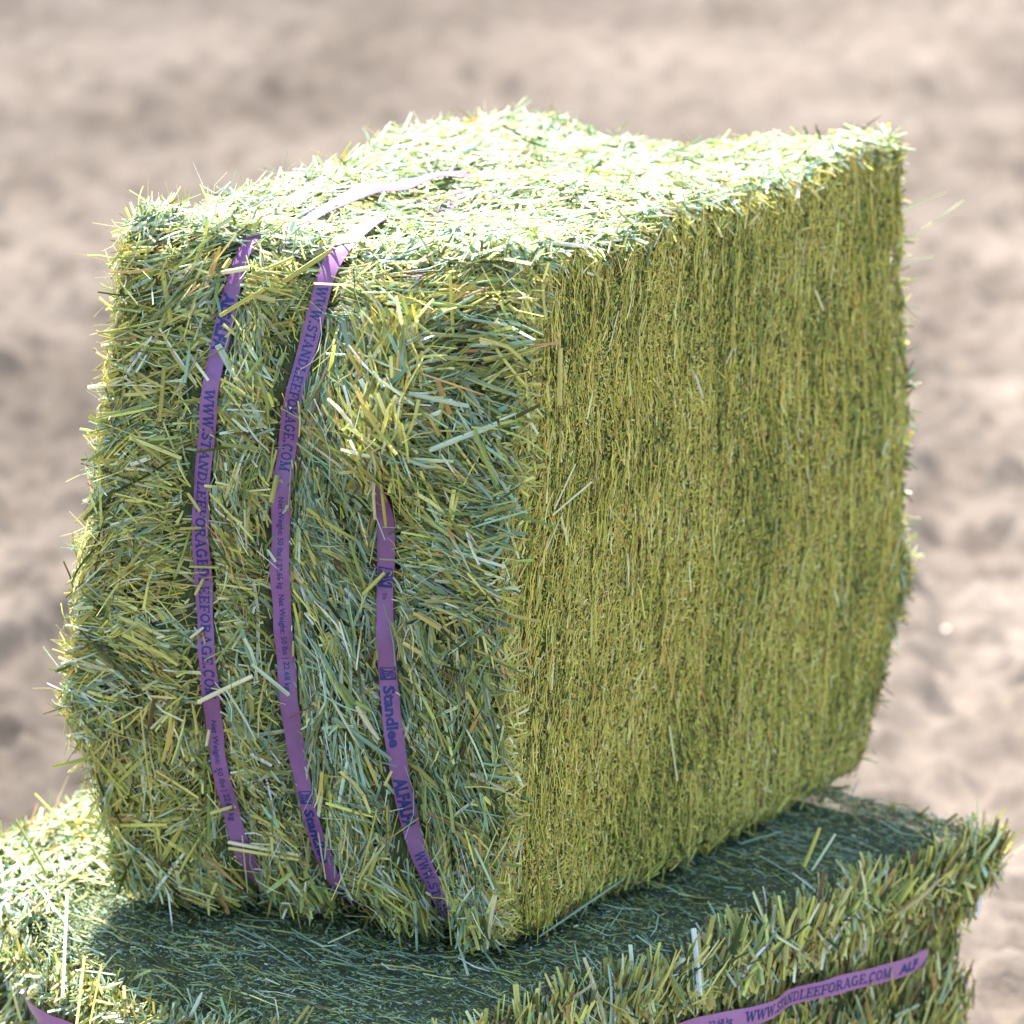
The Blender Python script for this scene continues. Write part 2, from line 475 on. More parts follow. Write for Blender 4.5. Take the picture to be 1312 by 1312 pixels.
def front_straw(n, lo, hi, Lr, Wr, seed, kb=1):
    nb = n // kb; n = nb * kb                   # stems lie in small bundles of kb
    s = np.clip(np.repeat(RNG.uniform(0, 1, nb), kb) + RNG.normal(0, .013, n) * (kb > 1), 0, 1)
    r = np.clip(np.repeat(RNG.uniform(0, 1, nb), kb) + RNG.normal(0, .009, n) * (kb > 1), 0, 1)
    dev = np.repeat(RNG.normal(0, 1, nb), kb)
    ub = np.repeat(RNG.random(nb), kb)
    P, ta, tb, nn = bale.frame('front', s, r)
    s1, s2, s3 = [np.interp(r, rr, ss) for rr, ss in STR]
    reg = (s > s1).astype(int) + (s > s2) + (s > s3)
    mean = np.zeros(n); spr = np.zeros(n)
    mean = np.where(reg == 0, np.where(r < .3, 75, 12), mean); spr = np.where(reg == 0, 36, spr)
    mean = np.where(reg == 1, np.where(r > .55, -52, np.where(r > .2, -20, -70)), mean); spr = np.where(reg == 1, np.where(r > .55, 30, 42), spr)
    mean = np.where(reg == 2, -68, mean); spr = np.where(reg == 2, 20, spr)
    mean = np.where(reg == 3, np.where(r > .5, -12, -62), mean); spr = np.where(reg == 3, np.where(r > .5, 24, 24), spr)
    mean = np.where((r > .9), mean * .4, mean)
    mean = mean + 55 * vnoise(np.stack([s * 9, r * 15, 0 * s + seed * .35], -1), 90) + dev * spr * .9 + RNG.normal(0, 7, n)
    odd = RNG.random(n) < .1
    mean = np.where(odd, RNG.uniform(-90, 90, n), mean)
    ang = np.radians(mean)
    T = ta * np.cos(ang)[:, None] + tb * np.sin(ang)[:, None]
    L = RNG.uniform(*Lr, n) * np.where(RNG.random(n) < .07, 1.7, 1); W = RNG.uniform(*Wr, n)
    h = np.clip(np.repeat(RNG.uniform(lo, hi, nb), kb) + RNG.normal(0, .0012, n), lo - .003, hi + .002)
    til = RNG.normal(.0, .15, n)
    # keep the straps clear
    gap = np.full(n, 1.)
    for x in (-.55, -.25, 0, .25, .55):
        gap = np.minimum(gap, strap_gap(s + np.cos(ang) * L * x / .27, r + np.sin(ang) * L * x / .44, .0072))
    hit = gap < 0
    keep = ~(hit & (RNG.random(n) < .35))
    h = np.where(hit, -.0035 - RNG.uniform(0, .006, n), h); til = np.where(hit, til * .25, til)
    T = unit(T + nn * til[:, None])
    nr = unit(nn + RNG.normal(0, .32, (n, 3)))
    colA = pick(n, [.22, .10, .22, .20, .10, .06, .02, .02, .14, .08])     # mixed
    colB = pick(n, [.24, .40, .06, .05, .05, .08, .01, .02, .20, .03])     # blue green
    colC = pick(n, [.12, .05, .26, .24, .07, .06, .04, .02, .06, .18])     # yellow
    sel = fbm(np.stack([s * 5, r * 6, 0 * s], -1), 120, 2)
    blue = np.where(reg == 2, .75, np.where(reg == 1, .42, np.where(reg == 3, .55, .22))) + .3 * sel - np.where(r < .22, .25, 0) - np.where(r > .93, .3, 0)
    yel = np.where(reg == 0, .5, .2) + np.where(r < .3, .3, 0) - .3 * sel + np.where(s < .15, .25, 0)
    colD = pick(n, [.36, .24, .12, .05, .03, .14, .02, .02, .06, .02])
    u = np.clip(ub + RNG.normal(0, .12, n), 0, 1)
    col = np.where((u < blue)[:, None], colB, np.where((RNG.random(n) < yel)[:, None], colC, colA))
    col = np.where(((reg == 3) & (s > .78) & (r > .12) & (r < .93) & (RNG.random(n) < .6))[:, None], colD, col)
    tube = RNG.random(n) < .45
    W = np.where(tube, W * .62, W)
    k = keep
    strands(loose, (P + nn * h[:, None])[k], T[k], nr[k], L[k], W[k], col[k], RNG.normal(0, 6, n)[k] * np.where(W < .0009, 3, 1)[k], tube[k])

front_straw(6600, -.020, -.008, (.014, .044), (.0012, .0028), 1, 4)
front_straw(7600, -.010, -.001, (.012, .040), (.0010, .0027), 2, 5)
front_straw(3200, -.002, .007, (.010, .042), (.0010, .0026), 3, 4)
front_straw(360, -.003, .006, (.014, .034), (.0022, .0038), 3)
front_straw(2400, -.004, .008, (.012, .050), (.0003, .0009), 3)
front_straw(9000, -.008, .005, (.003, .010), (.0006, .0016), 4)

def face_straw(b, f, n, mean, spr, lo, hi, Lr, Wr, w, tilt=.15, a_rng=(0, 1), b_rng=(0, 1), tm=0., curve=6, avoid=None, buf=None, push=0., sink=None):
    a = RNG.uniform(*a_rng, n); c = RNG.uniform(*b_rng, n)
    P, ta, tb, nn = b.frame(f, a, c)
    ang = np.radians(mean + RNG.normal(0, 1, n) * spr + 20 * vnoise(np.stack([a * 7, c * 7, 0 * a], -1), 7))
    T = ta * np.cos(ang)[:, None] + tb * np.sin(ang)[:, None]
    T = unit(T + nn * (tm + RNG.normal(0, tilt, n))[:, None])
    L = RNG.uniform(*Lr, n); W = RNG.uniform(*Wr, n); h = RNG.uniform(lo, hi, n)
    if sink is not None:
        hid = ~sink(a, c, ang, L)
        h = np.where(hid, -.007 - RNG.uniform(0, .006, n), h)
        T = np.where(hid[:, None], unit(T - nn * (T * nn).sum(-1, keepdims=True)), T)
    if push: P = P + T * (L * push)[:, None]
    if tm > .2: P = P + T * (L * .32)[:, None]
    nr = unit(nn + RNG.normal(0, .4, (n, 3)))
    tube = RNG.random(n) < .35
    k = np.ones(n, bool)
    if avoid is not None: k = avoid(a, c, ang, L)
    strands(loose if buf is None else buf, (P + nn * h[:, None])[k], T[k], nr[k], L[k], np.where(tube, W * .6, W)[k], pick(n, w)[k], RNG.normal(0, curve, n)[k], tube[k])

TOPW = [.22, .26, .02, .03, .13, .08, .015, .02, .32, .0]
def top_clear(a, c, ang, L):
    s1, s2 = STR[0][1][-1], STR[1][1][-1]
    ok = np.ones(len(a), bool)
    for sc, t0, t1 in ((top_sr[0], TA, TB), (top_sr[1], 0, .16)):
        st = np.interp(c, sc[:, 1], sc[:, 0])
        for x in (-.4, 0, .4):
            ok &= ~((np.abs(a + np.cos(ang) * L * x / .27 - st) * .27 < .007) & (c > t0) & (c < t1) & (RNG.random(len(a)) < .9))
    return ok
face_straw(bale, 'top', 5200, 60, 60, -.008, .002, (.012, .036), (.0014, .0032), TOPW, .12, avoid=top_clear)
face_straw(bale, 'top', 2600, 60, 60, -.002, .006, (.010, .040), (.0010, .0028), TOPW, .22, avoid=top_clear)
face_straw(bale, 'top', 5000, 60, 80, -.004, .004, (.004, .014), (.0008, .0020), TOPW, .3, avoid=top_clear)
# frayed rims
face_straw(bale, 'top', 300, 0, 90, -.004, .004, (.010, .030), (.0008, .0020), TOPW, .3, a_rng=(0, .10), tm=.25)
face_straw(bale, 'top', 420, 0, 90, -.004, .004, (.008, .026), (.0008, .0020), TOPW, .3, b_rng=(.93, 1), tm=.22)
face_straw(bale, 'top', 700, 80, 40, -.004, .004, (.010, .030), (.0010, .0026), TOPW, .25, a_rng=(.93, 1), tm=.05)
face_straw(bale, 'top', 900, 0, 50, -.004, .004, (.010, .030), (.0010, .0026), TOPW, .25, b_rng=(0, .05), tm=.1, avoid=top_clear)
YW = [.10, .02, .22, .28, .16, .01, .03, .01, .04, .26]
face_straw(bale, 'left', 4200, 90, 60, -.010, .004, (.012, .040), (.0012, .0030), YW, .25)
face_straw(bale, 'left', 900, 80, 50, -.004, .004, (.012, .034), (.0008, .0022), YW, .3, a_rng=(0, .3), tm=.25, curve=16)
face_straw(bale, 'left', 900, 80, 70, -.002, .006, (.010, .028), (.0004, .0011), [.05, .02, .1, .25, .40, 0, .03, 0, .15, .05], .4, a_rng=(0, .25), tm=.25, curve=30)
face_straw(bale, 'top', 420, 0, 90, -.002, .004, (.010, .034), (.0004, .0010), TOPW, .4, a_rng=(0, .25), tm=.22, curve=30)
face_straw(bale, 'back', 2600, 80, 50, -.012, .004, (.010, .032), (.0012, .0030), YW, .25)
face_straw(bale, 'back', 1300, 60, 50, -.004, .004, (.010, .026), (.0010, .0022), DARKW, .3, a_rng=(.80, 1), b_rng=(.10, .50), tm=.1)  # dark greens paint in the shade on the back belly tufts
face_straw(bale, 'back', 420, 0, 60, -.004, .002, (.010, .026), (.0010, .0024), TOPW, .3, a_rng=(.82, 1), tm=.45)
# fringe where the front face meets the cut face, and stray stems lying on the cut face
face_straw(bale, 'side', 900, 20, 70, -.002, .002, (.006, .022), (.0008, .0022), LIGHTW, .2, a_rng=(0, .035), tm=.1)
face_straw(bale, 'side', 70, 90, 30, .0008, .003, (.012, .038), (.0008, .0018), [.1, .02, .2, .4, .2, 0, .05, 0, .03, .1], .06)
face_straw(bale, 'side', 260, 90, 40, 0, .003, (.006, .02), (.0010, .0024), DARKW, .3, a_rng=(.955, 1))
face_straw(bale, 'side', 500, 0, 70, -.001, .003, (.006, .02), (.0010, .0022), LIGHTW, .3, b_rng=(.955, 1))
face_straw(bale, 'side', 300, 90, 50, -.001, .003, (.006, .02), (.0010, .0022), DARKW, .3, b_rng=(0, .03))
# tufts that hang over the bottom of the front face
face_straw(bale, 'front', 700, -75, 30, -.004, .004, (.014, .038), (.0014, .0032), [.2, .2, .2, .14, .05, .1, .02, .02, .1, .06], .2, b_rng=(0, .07), tm=.12,
           avoid=lambda a, c, ang, L: strap_gap(a + np.cos(ang) * L * .4 / .27, c, .006) > 0)

# stems whose places can be read off the photograph: two pixel ends, on the front face
def stem(b, f, p0, p1, lift, w, ci, buf, bend=0., tube=True):
    (a0, c0), (a1, c1) = b.locate(f, [p0, p1])
    P, ta, tb, nn = b.frame(f, np.array([a0, a1]), np.array([c0, c1]))
    lift = np.broadcast_to(lift, 2)
    q = P + nn * lift[:, None]
    d = q[1] - q[0]
    want = math.hypot(p1[0] - p0[0], p1[1] - p0[1]) / 2050
    if np.linalg.norm(d) > 2 * want + .01 or np.abs(proj(q) - np.array([p0, p1])).max() > 30:
        return
    strands(buf, ((q[0] + q[1]) / 2)[None], d[None], unit(nn.mean(0))[None], np.array([np.linalg.norm(d)]), np.array([w]),
            PAL[ci][None] * 1.05, np.array([bend]), np.array([tube]), rows=5, taper=.1, kink=0)
for p0, p1, l, w, ci in [((291, 1077), (382, 1092), .006, .0024, 4), ((291, 1086), (380, 1097), .006, .0022, 3), ((317, 1064), (314, 1135), .006, .0010, 4),
                         ((255, 893), (322, 862), .007, .0032, 4), ((240, 632), (262, 655), .006, .0020, 3), ((228, 672), (268, 677), .006, .0018, 2),
                         ((240, 722), (290, 725), .006, .0016, 2), ((248, 758), (266, 738), .006, .0020, 3), ((244, 818), (268, 803), .006, .0018, 4),
                         ((345, 640), (356, 612), .008, .0030, 2), ((340, 700), (358, 720), .007, .0018, 8), ((318, 845), (374, 888), .008, .0026, 8),
                         ((462, 762), (503, 730), .007, .0024, 9), ((480, 655), (490, 612), .008, .0022, 4), ((497, 600), (503, 670), .008, .0020, 9),
                         ((272, 1038), (302, 1025), .007, .0024, 3), ((268, 1010), (284, 1031), .007, .0010, 4), ((265, 950), (272, 930), .007, .0018, 4),
                         ((430, 918), (497, 970), .007, .0028, 1), ((488, 1003), (498, 985), .006, .0020, 3), ((415, 1060), (420, 1120), .006, .001, 4),
                         ((280, 352), (330, 345), .008, .0030, 4), ((282, 345), (300, 335), .008, .0032, 3), ((365, 362), (425, 335), .009, .0034, 2),
                         ((284, 402), (345, 370), .008, .0026, 9), ((275, 378), (288, 402), .006, .0018, 1), ((205, 540), (215, 465), .006, .0026, 2),
                         ((212, 345), (222, 415), .005, .0036, 9), ((283, 445), (335, 535), .006, .0050, 8), ((320, 560), (352, 545), .005, .002, 1),
                         ((190, 905), (205, 1170), .010, .0014, 3), ((118, 540), (140, 700), .006, .0016, 9), ((560, 490), (575, 530), .006, .0034, 6),
                         ((557, 545), (565, 505), .005, .0034, 2), ((525, 505), (602, 520), .006, .003, 8), ((545, 570), (640, 545), .006, .0036, 8)]:
    stem(bale, 'front', p0, p1, l, w, ci, loose)
for p0, p1, l, w, ci in [((716, 445), (715, 518), .002, .0034, 3), ((705, 650), (732, 592), .003, .001, 4), ((703, 660), (752, 616), .003, .0012, 4), ((715, 660), (722, 692), .003, .0014, 4),
                         ((851, 928), (864, 1000), .003, .0012, 4), ((1040, 372), (1050, 395), .003, .0016, 4), ((668, 450), (680, 560), .003, .0014, 3)]:
    stem(bale, 'side', p0, p1, l, w, ci, loose)
# clumps of leaf ridges between the second and the third strap that catch the sun
n = 320
rr_ = RNG.uniform(.70, .93, n); s3c = np.interp(rr_, *STR[2])
ss_ = s3c + RNG.normal(.0, .035, n)
P, ta, tb, nn = bale.frame('front', ss_, rr_)
ang = np.radians(-80 + RNG.normal(0, 28, n))
T = unit(ta * np.cos(ang)[:, None] + tb * np.sin(ang)[:, None] + nn * RNG.normal(-.25, .25, n)[:, None])
strands(loose, P + nn * RNG.uniform(.002, .013, n)[:, None], T, unit(nn + RNG.normal(0, .4, (n, 3))), RNG.uniform(.010, .034, n), RNG.uniform(.0012, .003, n), pick(n, YW), RNG.normal(0, 10, n))
# stems that stick out past the right-hand edge
for p, q, w in [((1150, 312), (1238, 262), .0016), ((1152, 268), (1210, 246), .0018), ((1152, 336), (1196, 328), .0014)]:
    a = on_plane(p, 0); b_ = on_plane(q, 0)
    def at_y(px, y):
        v = F_ * D_ + (px[0] - 656) * R_ - (px[1] - 656) * U_
        return CAM + v * ((y - CAM[1]) / v[1])
    A, B = at_y(p, .50), at_y(q, .525)
    strands(loose, ((A + B) / 2)[None], (B - A)[None], np.array([[.3, -.5, .8]]), np.array([np.linalg.norm(B - A)]), np.array([w]), PAL[4][None], np.array([0.]), np.array([True]), rows=4, taper=.1)
o = loose.build('loose_straw', [M_STRAW], root); o['kind'] = 'stuff'

# ------------------------------------------------------------------ straps
def resample(P, step):
    d = np.r_[0, np.cumsum(np.linalg.norm(np.diff(P, axis=0), axis=1))]
    l = np.linspace(0, d[-1], max(int(d[-1] / step), 4))
    return l, np.stack([np.interp(l, d, P[:, i]) for i in range(3)], -1), d

def smooth_path(P, k):
    ker = np.hanning(k + 2)[1:-1]; ker /= ker.sum()
    return np.stack([np.convolve(np.pad(P[:, i], k // 2, mode='edge'), ker, 'valid') for i in range(3)], -1)

class Strap:
    def __init__(self, pts, nrm, width, k=9, step=.004):
        _, P, d = resample(pts, step)
        l = np.linspace(0, d[-1], len(P))
        Nn = np.stack([np.interp(l, d, nrm[:, i]) for i in range(3)], -1)
        P = smooth_path(P, k); Nn = unit(smooth_path(Nn, k))
        self.l = np.r_[0, np.cumsum(np.linalg.norm(np.diff(P, axis=0), axis=1))]
        self.P = P; self.T = unit(np.gradient(P, axis=0)); self.B = unit(np.cross(self.T, Nn)); self.N = np.cross(self.B, self.T)
        self.w = width
    def at(self, l, x, h):
        I = lambda A: np.stack([np.interp(l, self.l, A[:, i]) for i in range(3)], -1)
        crown = .0003 * (1 - (2 * x / self.w) ** 2)
        return I(self.P) + I(self.B) * np.asarray(x)[..., None] + I(self.N) * (np.asarray(h) + crown)[..., None]
    def length_at_px(self, px, axis=1):
        q = proj(self.P)
        o = np.argmin(((q - np.array(px)) ** 2).sum(-1)) if not np.isscalar(px) else np.argmin(np.abs(q[:, axis] - px))
        return self.l[o]
    def build(self, parent, seed=0, mat=None):
        m = len(self.l)
        xs = np.linspace(-.5, .5, 9) * self.w
        th = .0005
        edge = .00035 * vnoise(np.stack([self.l * 90, 0 * self.l, 0 * self.l + seed], -1), 3)
        L, X = np.meshgrid(self.l, xs, indexing='ij')
        X = X + edge[:, None] * np.sign(X) * (np.abs(X) > .45 * self.w)
        top = self.at(L, X, np.full(X.shape, th)); bot = self.at(L, X, np.zeros(X.shape))
        b = Buf()
        W = np.stack([X / self.w * 1.0, L / self.w, np.full(X.shape, seed * 3.1)], -1)
        V = np.concatenate([top, bot[:, ::-1]], 1)         # closed loop across
        Wt = np.concatenate([W, W[:, ::-1]], 1)
        nx = V.shape[1]
        i = np.arange(m - 1)[:, None] * nx + np.arange(nx)[None]
        j = np.arange(m - 1)[:, None] * nx + (np.arange(nx)[None] + 1) % nx
        Q = np.stack([i, j, j + nx, i + nx], -1).reshape(-1, 4)
        b.add(V.reshape(-1, 3), Q, np.full((V.size // 3, 3), .3), Wt.reshape(-1, 3))
        # crossing threads of the weave: fine ribs are in the material, the edge threads are here
        o = b.build('strap', [mat or M_STRAP], parent, smooth_shade=True)
        me = o.data
        me.set_sharp_from_angle(angle=.9)
        return o

def font_tris(body, size, bold=0., squeeze=1.):
    cu = bpy.data.curves.new('print', 'FONT'); cu.body = body; cu.size = size; cu.offset = bold; cu.resolution_u = 2
    ob = bpy.data.objects.new('print', cu); COL.objects.link(ob)
    bpy.context.view_layer.update()
    me = ob.evaluated_get(bpy.context.evaluated_depsgraph_get()).to_mesh()
    v = np.array([x.co[:2] for x in me.vertices]) if len(me.vertices) else np.zeros((0, 2))
    f = [tuple(p.vertices) for p in me.polygons]
    ob.evaluated_get(bpy.context.evaluated_depsgraph_get()).to_mesh_clear()
    bpy.data.objects.remove(ob); bpy.data.curves.remove(cu)
    v[:, 0] *= squeeze
    return v, f

# slab-serif capitals as strokes: (points, thickness); the box is 1 high
t_, n_ = .20, .11
def sf(x, y, w=.17): return ([(x - w, y), (x + w, y)], n_)
def arc(cx, cy, rx, ry, a0, a1, k=9): return [(cx + rx * math.cos(math.radians(a)), cy + ry * math.sin(math.radians(a))) for a in np.linspace(a0, a1, k)]
GL = {
 'W': (1.15, [([(.10, 1), (.33, 0)], t_), ([(.33, 0), (.57, .95)], n_), ([(.57, .95), (.80, 0)], t_), ([(.80, 0), (1.04, 1)], n_), sf(.10, .95), sf(1.04, .95, .13)]),
 '.': (.34, [([(.06, .10), (.26, .10)], .2)]),
 'S': (.72, [(arc(.36, .74, .25, .22, 20, 270), .15), (arc(.36, .27, .27, .23, 90, -165), .17)]),
 'T': (.80, [([(.40, 0), (.40, 1)], t_), ([(.04, .94), (.76, .94)], .13), ([(.06, .95), (.06, .72)], .1), ([(.74, .95), (.74, .72)], .1), sf(.40, .05)]),
 'A': (.90, [([(.12, 0), (.45, 1)], n_), ([(.45, 1), (.77, 0)], t_), ([(.24, .33), (.64, .33)], n_), sf(.12, .05, .13), sf(.77, .05)]),
 'N': (.95, [([(.17, 0), (.17, 1)], n_), ([(.17, 1), (.77, 0)], t_), ([(.77, 0), (.77, 1)], n_), sf(.17, .05), sf(.77, .95)]),
 'D': (.86, [([(.2, 0), (.2, 1)], t_), ([(.08, .95), (.4, .95)] + arc(.4, .5, .36, .45, 85, -85, 11) + [(.4, .05), (.08, .05)], .13)]),
 'L': (.76, [([(.22, 0), (.22, 1)], t_), sf(.22, .95), ([(.06, .05), (.70, .05)], n_), ([(.69, 0), (.69, .3)], .1)]),
 'E': (.80, [([(.22, 0), (.22, 1)], t_), ([(.06, .05), (.74, .05)], n_), ([(.06, .95), (.72, .95)], n_), ([(.22, .5), (.56, .5)], n_), ([(.73, 0), (.73, .27)], .1), ([(.71, 1), (.71, .74)], .1), ([(.56, .38), (.56, .62)], .08)]),
 'F': (.76, [([(.22, 0), (.22, 1)], t_), sf(.24, .05), ([(.06, .95), (.72, .95)], n_), ([(.22, .48), (.56, .48)], n_), ([(.71, 1), (.71, .72)], .1), ([(.56, .36), (.56, .60)], .08)]),
 'O': (.90, [(arc(.45, .5, .34, .45, 0, 360, 17), .17)]),
 'R': (.90, [([(.2, 0), (.2, 1)], t_), sf(.2, .05), ([(.06, .95), (.45, .95)] + arc(.45, .74, .24, .21, 85, -85, 7) + [(.2, .5)], .13), ([(.42, .5), (.76, .03)], t_), sf(.80, .05, .1)]),
 'G': (.92, [(arc(.45, .5, .34, .45, 45, 335, 13), .17), ([(.74, .05), (.74, .45)], .17), sf(.72, .45, .16)]),
 'C': (.84, [(arc(.45, .5, .34, .45, 50, 310, 13), .17), ([(.70, .98), (.70, .68)], .1)]),
 'M': (1.1, [([(.17, 0), (.17, 1)], n_), ([(.17, 1), (.53, .05)], t_), ([(.53, .05), (.90, 1)], n_), ([(.90, 0), (.90, 1)], t_), sf(.17, .05, .14), sf(.90, .05), sf(.10, .95, .1), sf(.95, .95, .1)]),
}
def slab_quads(body):
    V, F, lay = [], [], []
    x = 0.
    for ch in body:
        w, strokes = GL[ch]
        for k, (pl, th) in enumerate(strokes):
            for (x0, y0), (x1, y1) in zip(pl[:-1], pl[1:]):
                dx, dy = x1 - x0, y1 - y0; ln = math.hypot(dx, dy) or 1e-6
                ex, ey = dx / ln * .03, dy / ln * .03
                px, py = -dy / ln * th / 2, dx / ln * th / 2
                n0 = len(V)
                V += [(x + x0 - ex + px, y0 - ey + py), (x + x0 - ex - px, y0 - ey - py), (x + x1 + ex - px, y1 + ey - py), (x + x1 + ex + px, y1 + ey + py)]
                F.append((n0, n0 + 1, n0 + 2, n0 + 3)); lay += [len(F) % 7] * 4
        x += w + .06
    return np.array(V), F, np.array(lay), x

def lettering(strap, parent, items, flip=1):
    """items: (kind, text, l0, l1, height, y_offset): text runs along the strap from l0 to l1"""
    for kind, txt, l0, l1, hgt, yo in items:
        lay = None
        if kind == 'slab':
            v, f, lay, tw = slab_quads(txt)
            x, y = v[:, 0] / tw, (v[:, 1] - .5)
        elif kind == 'logo':
            V2, f, lay = [], [], []
            def bar(x0, y0, x1, y1, th):
                dx, dy = x1 - x0, y1 - y0; ln = math.hypot(dx, dy); px, py = -dy / ln * th / 2, dx / ln * th / 2
                n0 = len(V2); V2.extend([(x0 + px, y0 + py), (x0 - px, y0 - py), (x1 - px, y1 - py), (x1 + px, y1 + py)]); f.append((n0, n0 + 1, n0 + 2, n0 + 3)); lay.extend([len(f) % 7] * 4)
            bar(0, 0, 1, 0, .08); bar(0, 1, 1, 1, .08); bar(0, 0, 0, 1, .08); bar(1, 0, 1, 1, .08); bar(.93, 0, .93, 1, .1)
            for pl in ([(.1, .1), (.3, .3), (.34, .62), (.2, .9)], [(.3, .08), (.52, .28), (.5, .55), (.36, .92)], [(.5, .08), (.74, .36), (.64, .62), (.56, .92)]):
                for (a0, b0), (a1, b1) in zip(pl[:-1], pl[1:]): bar(a0, b0, a1, b1, .11)
            bar(.8, .05, .8, .35, .2); bar(.78, .7, .78, .92, .12)
            v = np.array(V2); lay = np.array(lay); x, y = v[:, 0], v[:, 1] - .5
        else:
            v, f = font_tris(txt, 1., {'bold': .055, 'plain': .015, 'round': .04}[kind])
            mn, mx = v.min(0), v.max(0)
            x = (v[:, 0] - mn[0]) / (mx[0] - mn[0]); cap = .72 if kind != 'bold' else (mx[1] - mn[1])
            y = (v[:, 1] - (cap / 2)) / cap
        h = .00072 + (0 if lay is None else lay * .000012)
        P = strap.at(l0 + x * (l1 - l0), flip * (y * hgt + yo), np.broadcast_to(h, x.shape).astype(float))
        nm = 'emblem' if kind == 'logo' else 'printed_text'
        me = bpy.data.meshes.new(nm)
        me.from_pydata([tuple(p) for p in P], [], f); me.materials.append(M_INK)
        me.update()
        o = bpy.data.objects.new(nm, me); COL.objects.link(o); o.parent = parent

straps = []
TOPH = [[(0, .001), (.05, .002), (TA - .05, .002), (TA, .0065), (TB, .0065), (TB + .16, -.007), (1, -.007)], [(0, .003), (.15, .005), (.3, -.002), (1, -.005)], [(0, -.004), (1, -.004)]]
for k, (rr, ss) in enumerate(STR):
    r = np.linspace(0.004, .985, 90)
    s = np.interp(r, rr, ss)
    P, ta, tb, nn = bale.frame('front', s, r)
    lift = .0012 + (0 if k < 2 else -.006 * smooth(r, .70, .78))
    pts = [P[::-1] + nn[::-1] * np.broadcast_to(lift, r.shape)[::-1][:, None]]; nr = [nn[::-1]]
    # over the top, then down behind
    sc = top_sr[k]; t = np.linspace(.99, .015, 80)
    st = np.interp(t, sc[:, 1], sc[:, 0]); st = st + (t > sc[-1, 1]) * 0
    st = st + (ss[-1] - np.interp(0, sc[:, 1], sc[:, 0])) * np.exp(-t / .06)
    Pt, _, _, nt_ = bale.frame('top', st, t)
    hh = np.interp(t, *zip(*TOPH[k]))
    pts.insert(0, Pt + nt_ * hh[:, None]); nr.insert(0, nt_)
    rb = np.linspace(.03, .98, 50)
    Pb, _, _, nb = bale.frame('back', np.full(50, st[0]), rb)
    pts.insert(0, Pb + nb * .001); nr.insert(0, nb)
    sp = Strap(np.concatenate(pts), np.concatenate(nr), .0114, k=9)
    so = sp.build(root, k)
    straps.append((sp, so))

URL = 'WWW.STANDLEEFORAGE.COM'
def L(k, y):
    sp = straps[k][0]; q = proj(sp.P); d = sp.P @ D_
    m = len(sp.l)
    # only the front run counts
    front = np.arange(m) > int(m * .62)
    qq = np.where(front, np.abs(q[:, 1] - y), 1e9)
    return sp.l[int(np.argmin(qq))]
FS = -1
lettering(*straps[0], [('bold', 'ALFALFA', L(0, 374), L(0, 452), .0086, 0), ('slab', 'WWW.STANDLEEFORAGEDLEEFORAGE.COM', L(0, 495), L(0, 893), .0066, .0003),
                       ('plain', 'Net Weight: 50 lbs | 22.68 kg', L(0, 925), L(0, 1048), .0040, 0)], FS)
lettering(*straps[1], [('slab', URL, L(1, 368), L(1, 602), .0064, .0002), ('plain', 'Net Weight: 50 lbs | 22.68 kg', L(1, 640), L(1, 753), .0036, .0002),
                       ('plain', 'Net Weight: 50 lbs | 22.68 kg', L(1, 762), L(1, 885), .0036, .0002), ('logo', '', L(1, 1012), L(1, 1031), .0086, 0),
                       ('round', 'Standlee', L(1, 1036), L(1, 1103), .0068, 0), ('bold', 'ALFALFA', L(1, 1134), L(1, 1176), .0086, 0)], FS)
lettering(*straps[2], [('logo', '', L(2, 729), L(2, 752), .0092, 0), ('plain', '50 lbs', L(2, 756), L(2, 764), .003, 0), ('logo', '', L(2, 852), L(2, 873), .0092, 0),
                       ('round', 'Standlee', L(2, 878), L(2, 958), .0070, 0), ('bold', 'ALFALFA', L(2, 998), L(2, 1058), .0086, 0),
                       ('slab', 'WWW.STANDL', L(2, 1095), L(2, 1176), .0064, .0002)], FS)

# ------------------------------------------------------------------ LOWER BALE
HB = .28
LO = {'001': (-.430, -.100, 0), '101': (-.001, -.148, 0), '011': (-.420, .490, 0), '111': (.150, .402, 0),
      '000': (-.400, -.070, -HB), '100': (.005, -.148, -HB), '010': (-.40, .45, -HB), '110': (.120, .362, -HB)}
RS = 1 - .064 / HB
def lo_disp(b, s, t, r, P):
    out = np.zeros(P.shape)
    q = np.stack([s - .5, t - .5], -1)
    edge = np.maximum(np.abs(q[..., 0]), np.abs(q[..., 1])) * 2
    we = smooth(edge, .8, 1)
    nrm = np.stack([np.sign(q[..., 0]) * smooth(np.abs(q[..., 0]), .38, .5), np.sign(q[..., 1]) * smooth(np.abs(q[..., 1]), .38, .5), 0 * s], -1)
    nrm = nrm / np.maximum(np.linalg.norm(nrm, axis=-1, keepdims=True), 1)
    g = -.001 * np.exp(-((r - RS) * HB / .016) ** 2) + .007 * fbm(P * 14, 55, 3)
    out += nrm * (we * g)[..., None]
    # the left front corner of the top flake is rounded away, the flakes below still stand out
    s0 = .33 + .05 * np.clip((1 - r) / .22, 0, 1)
    out[..., 1] += .095 * smooth(1 - s / s0, 0, 1) * np.clip(1 - t * 3, 0, 1) * smooth(r, .64, .72)
    wt = np.clip(1 - (1 - r) * 8, 0, 1)
    out[..., 2] += wt * (.004 * fbm(P * np.array([12, 12, 0]), 58, 3) - .010 * smooth(edge, .86, 1.0) ** 2 - .003)
    return out
low = Bale(LO, .022, lo_disp)
lroot = empty('hay_bale', (-.14, .15, -HB), 'hay bale lying flat underneath the upright one, loose straw fraying round its rim', 'hay bale', 'strapped square hay bales')
lc = Buf()
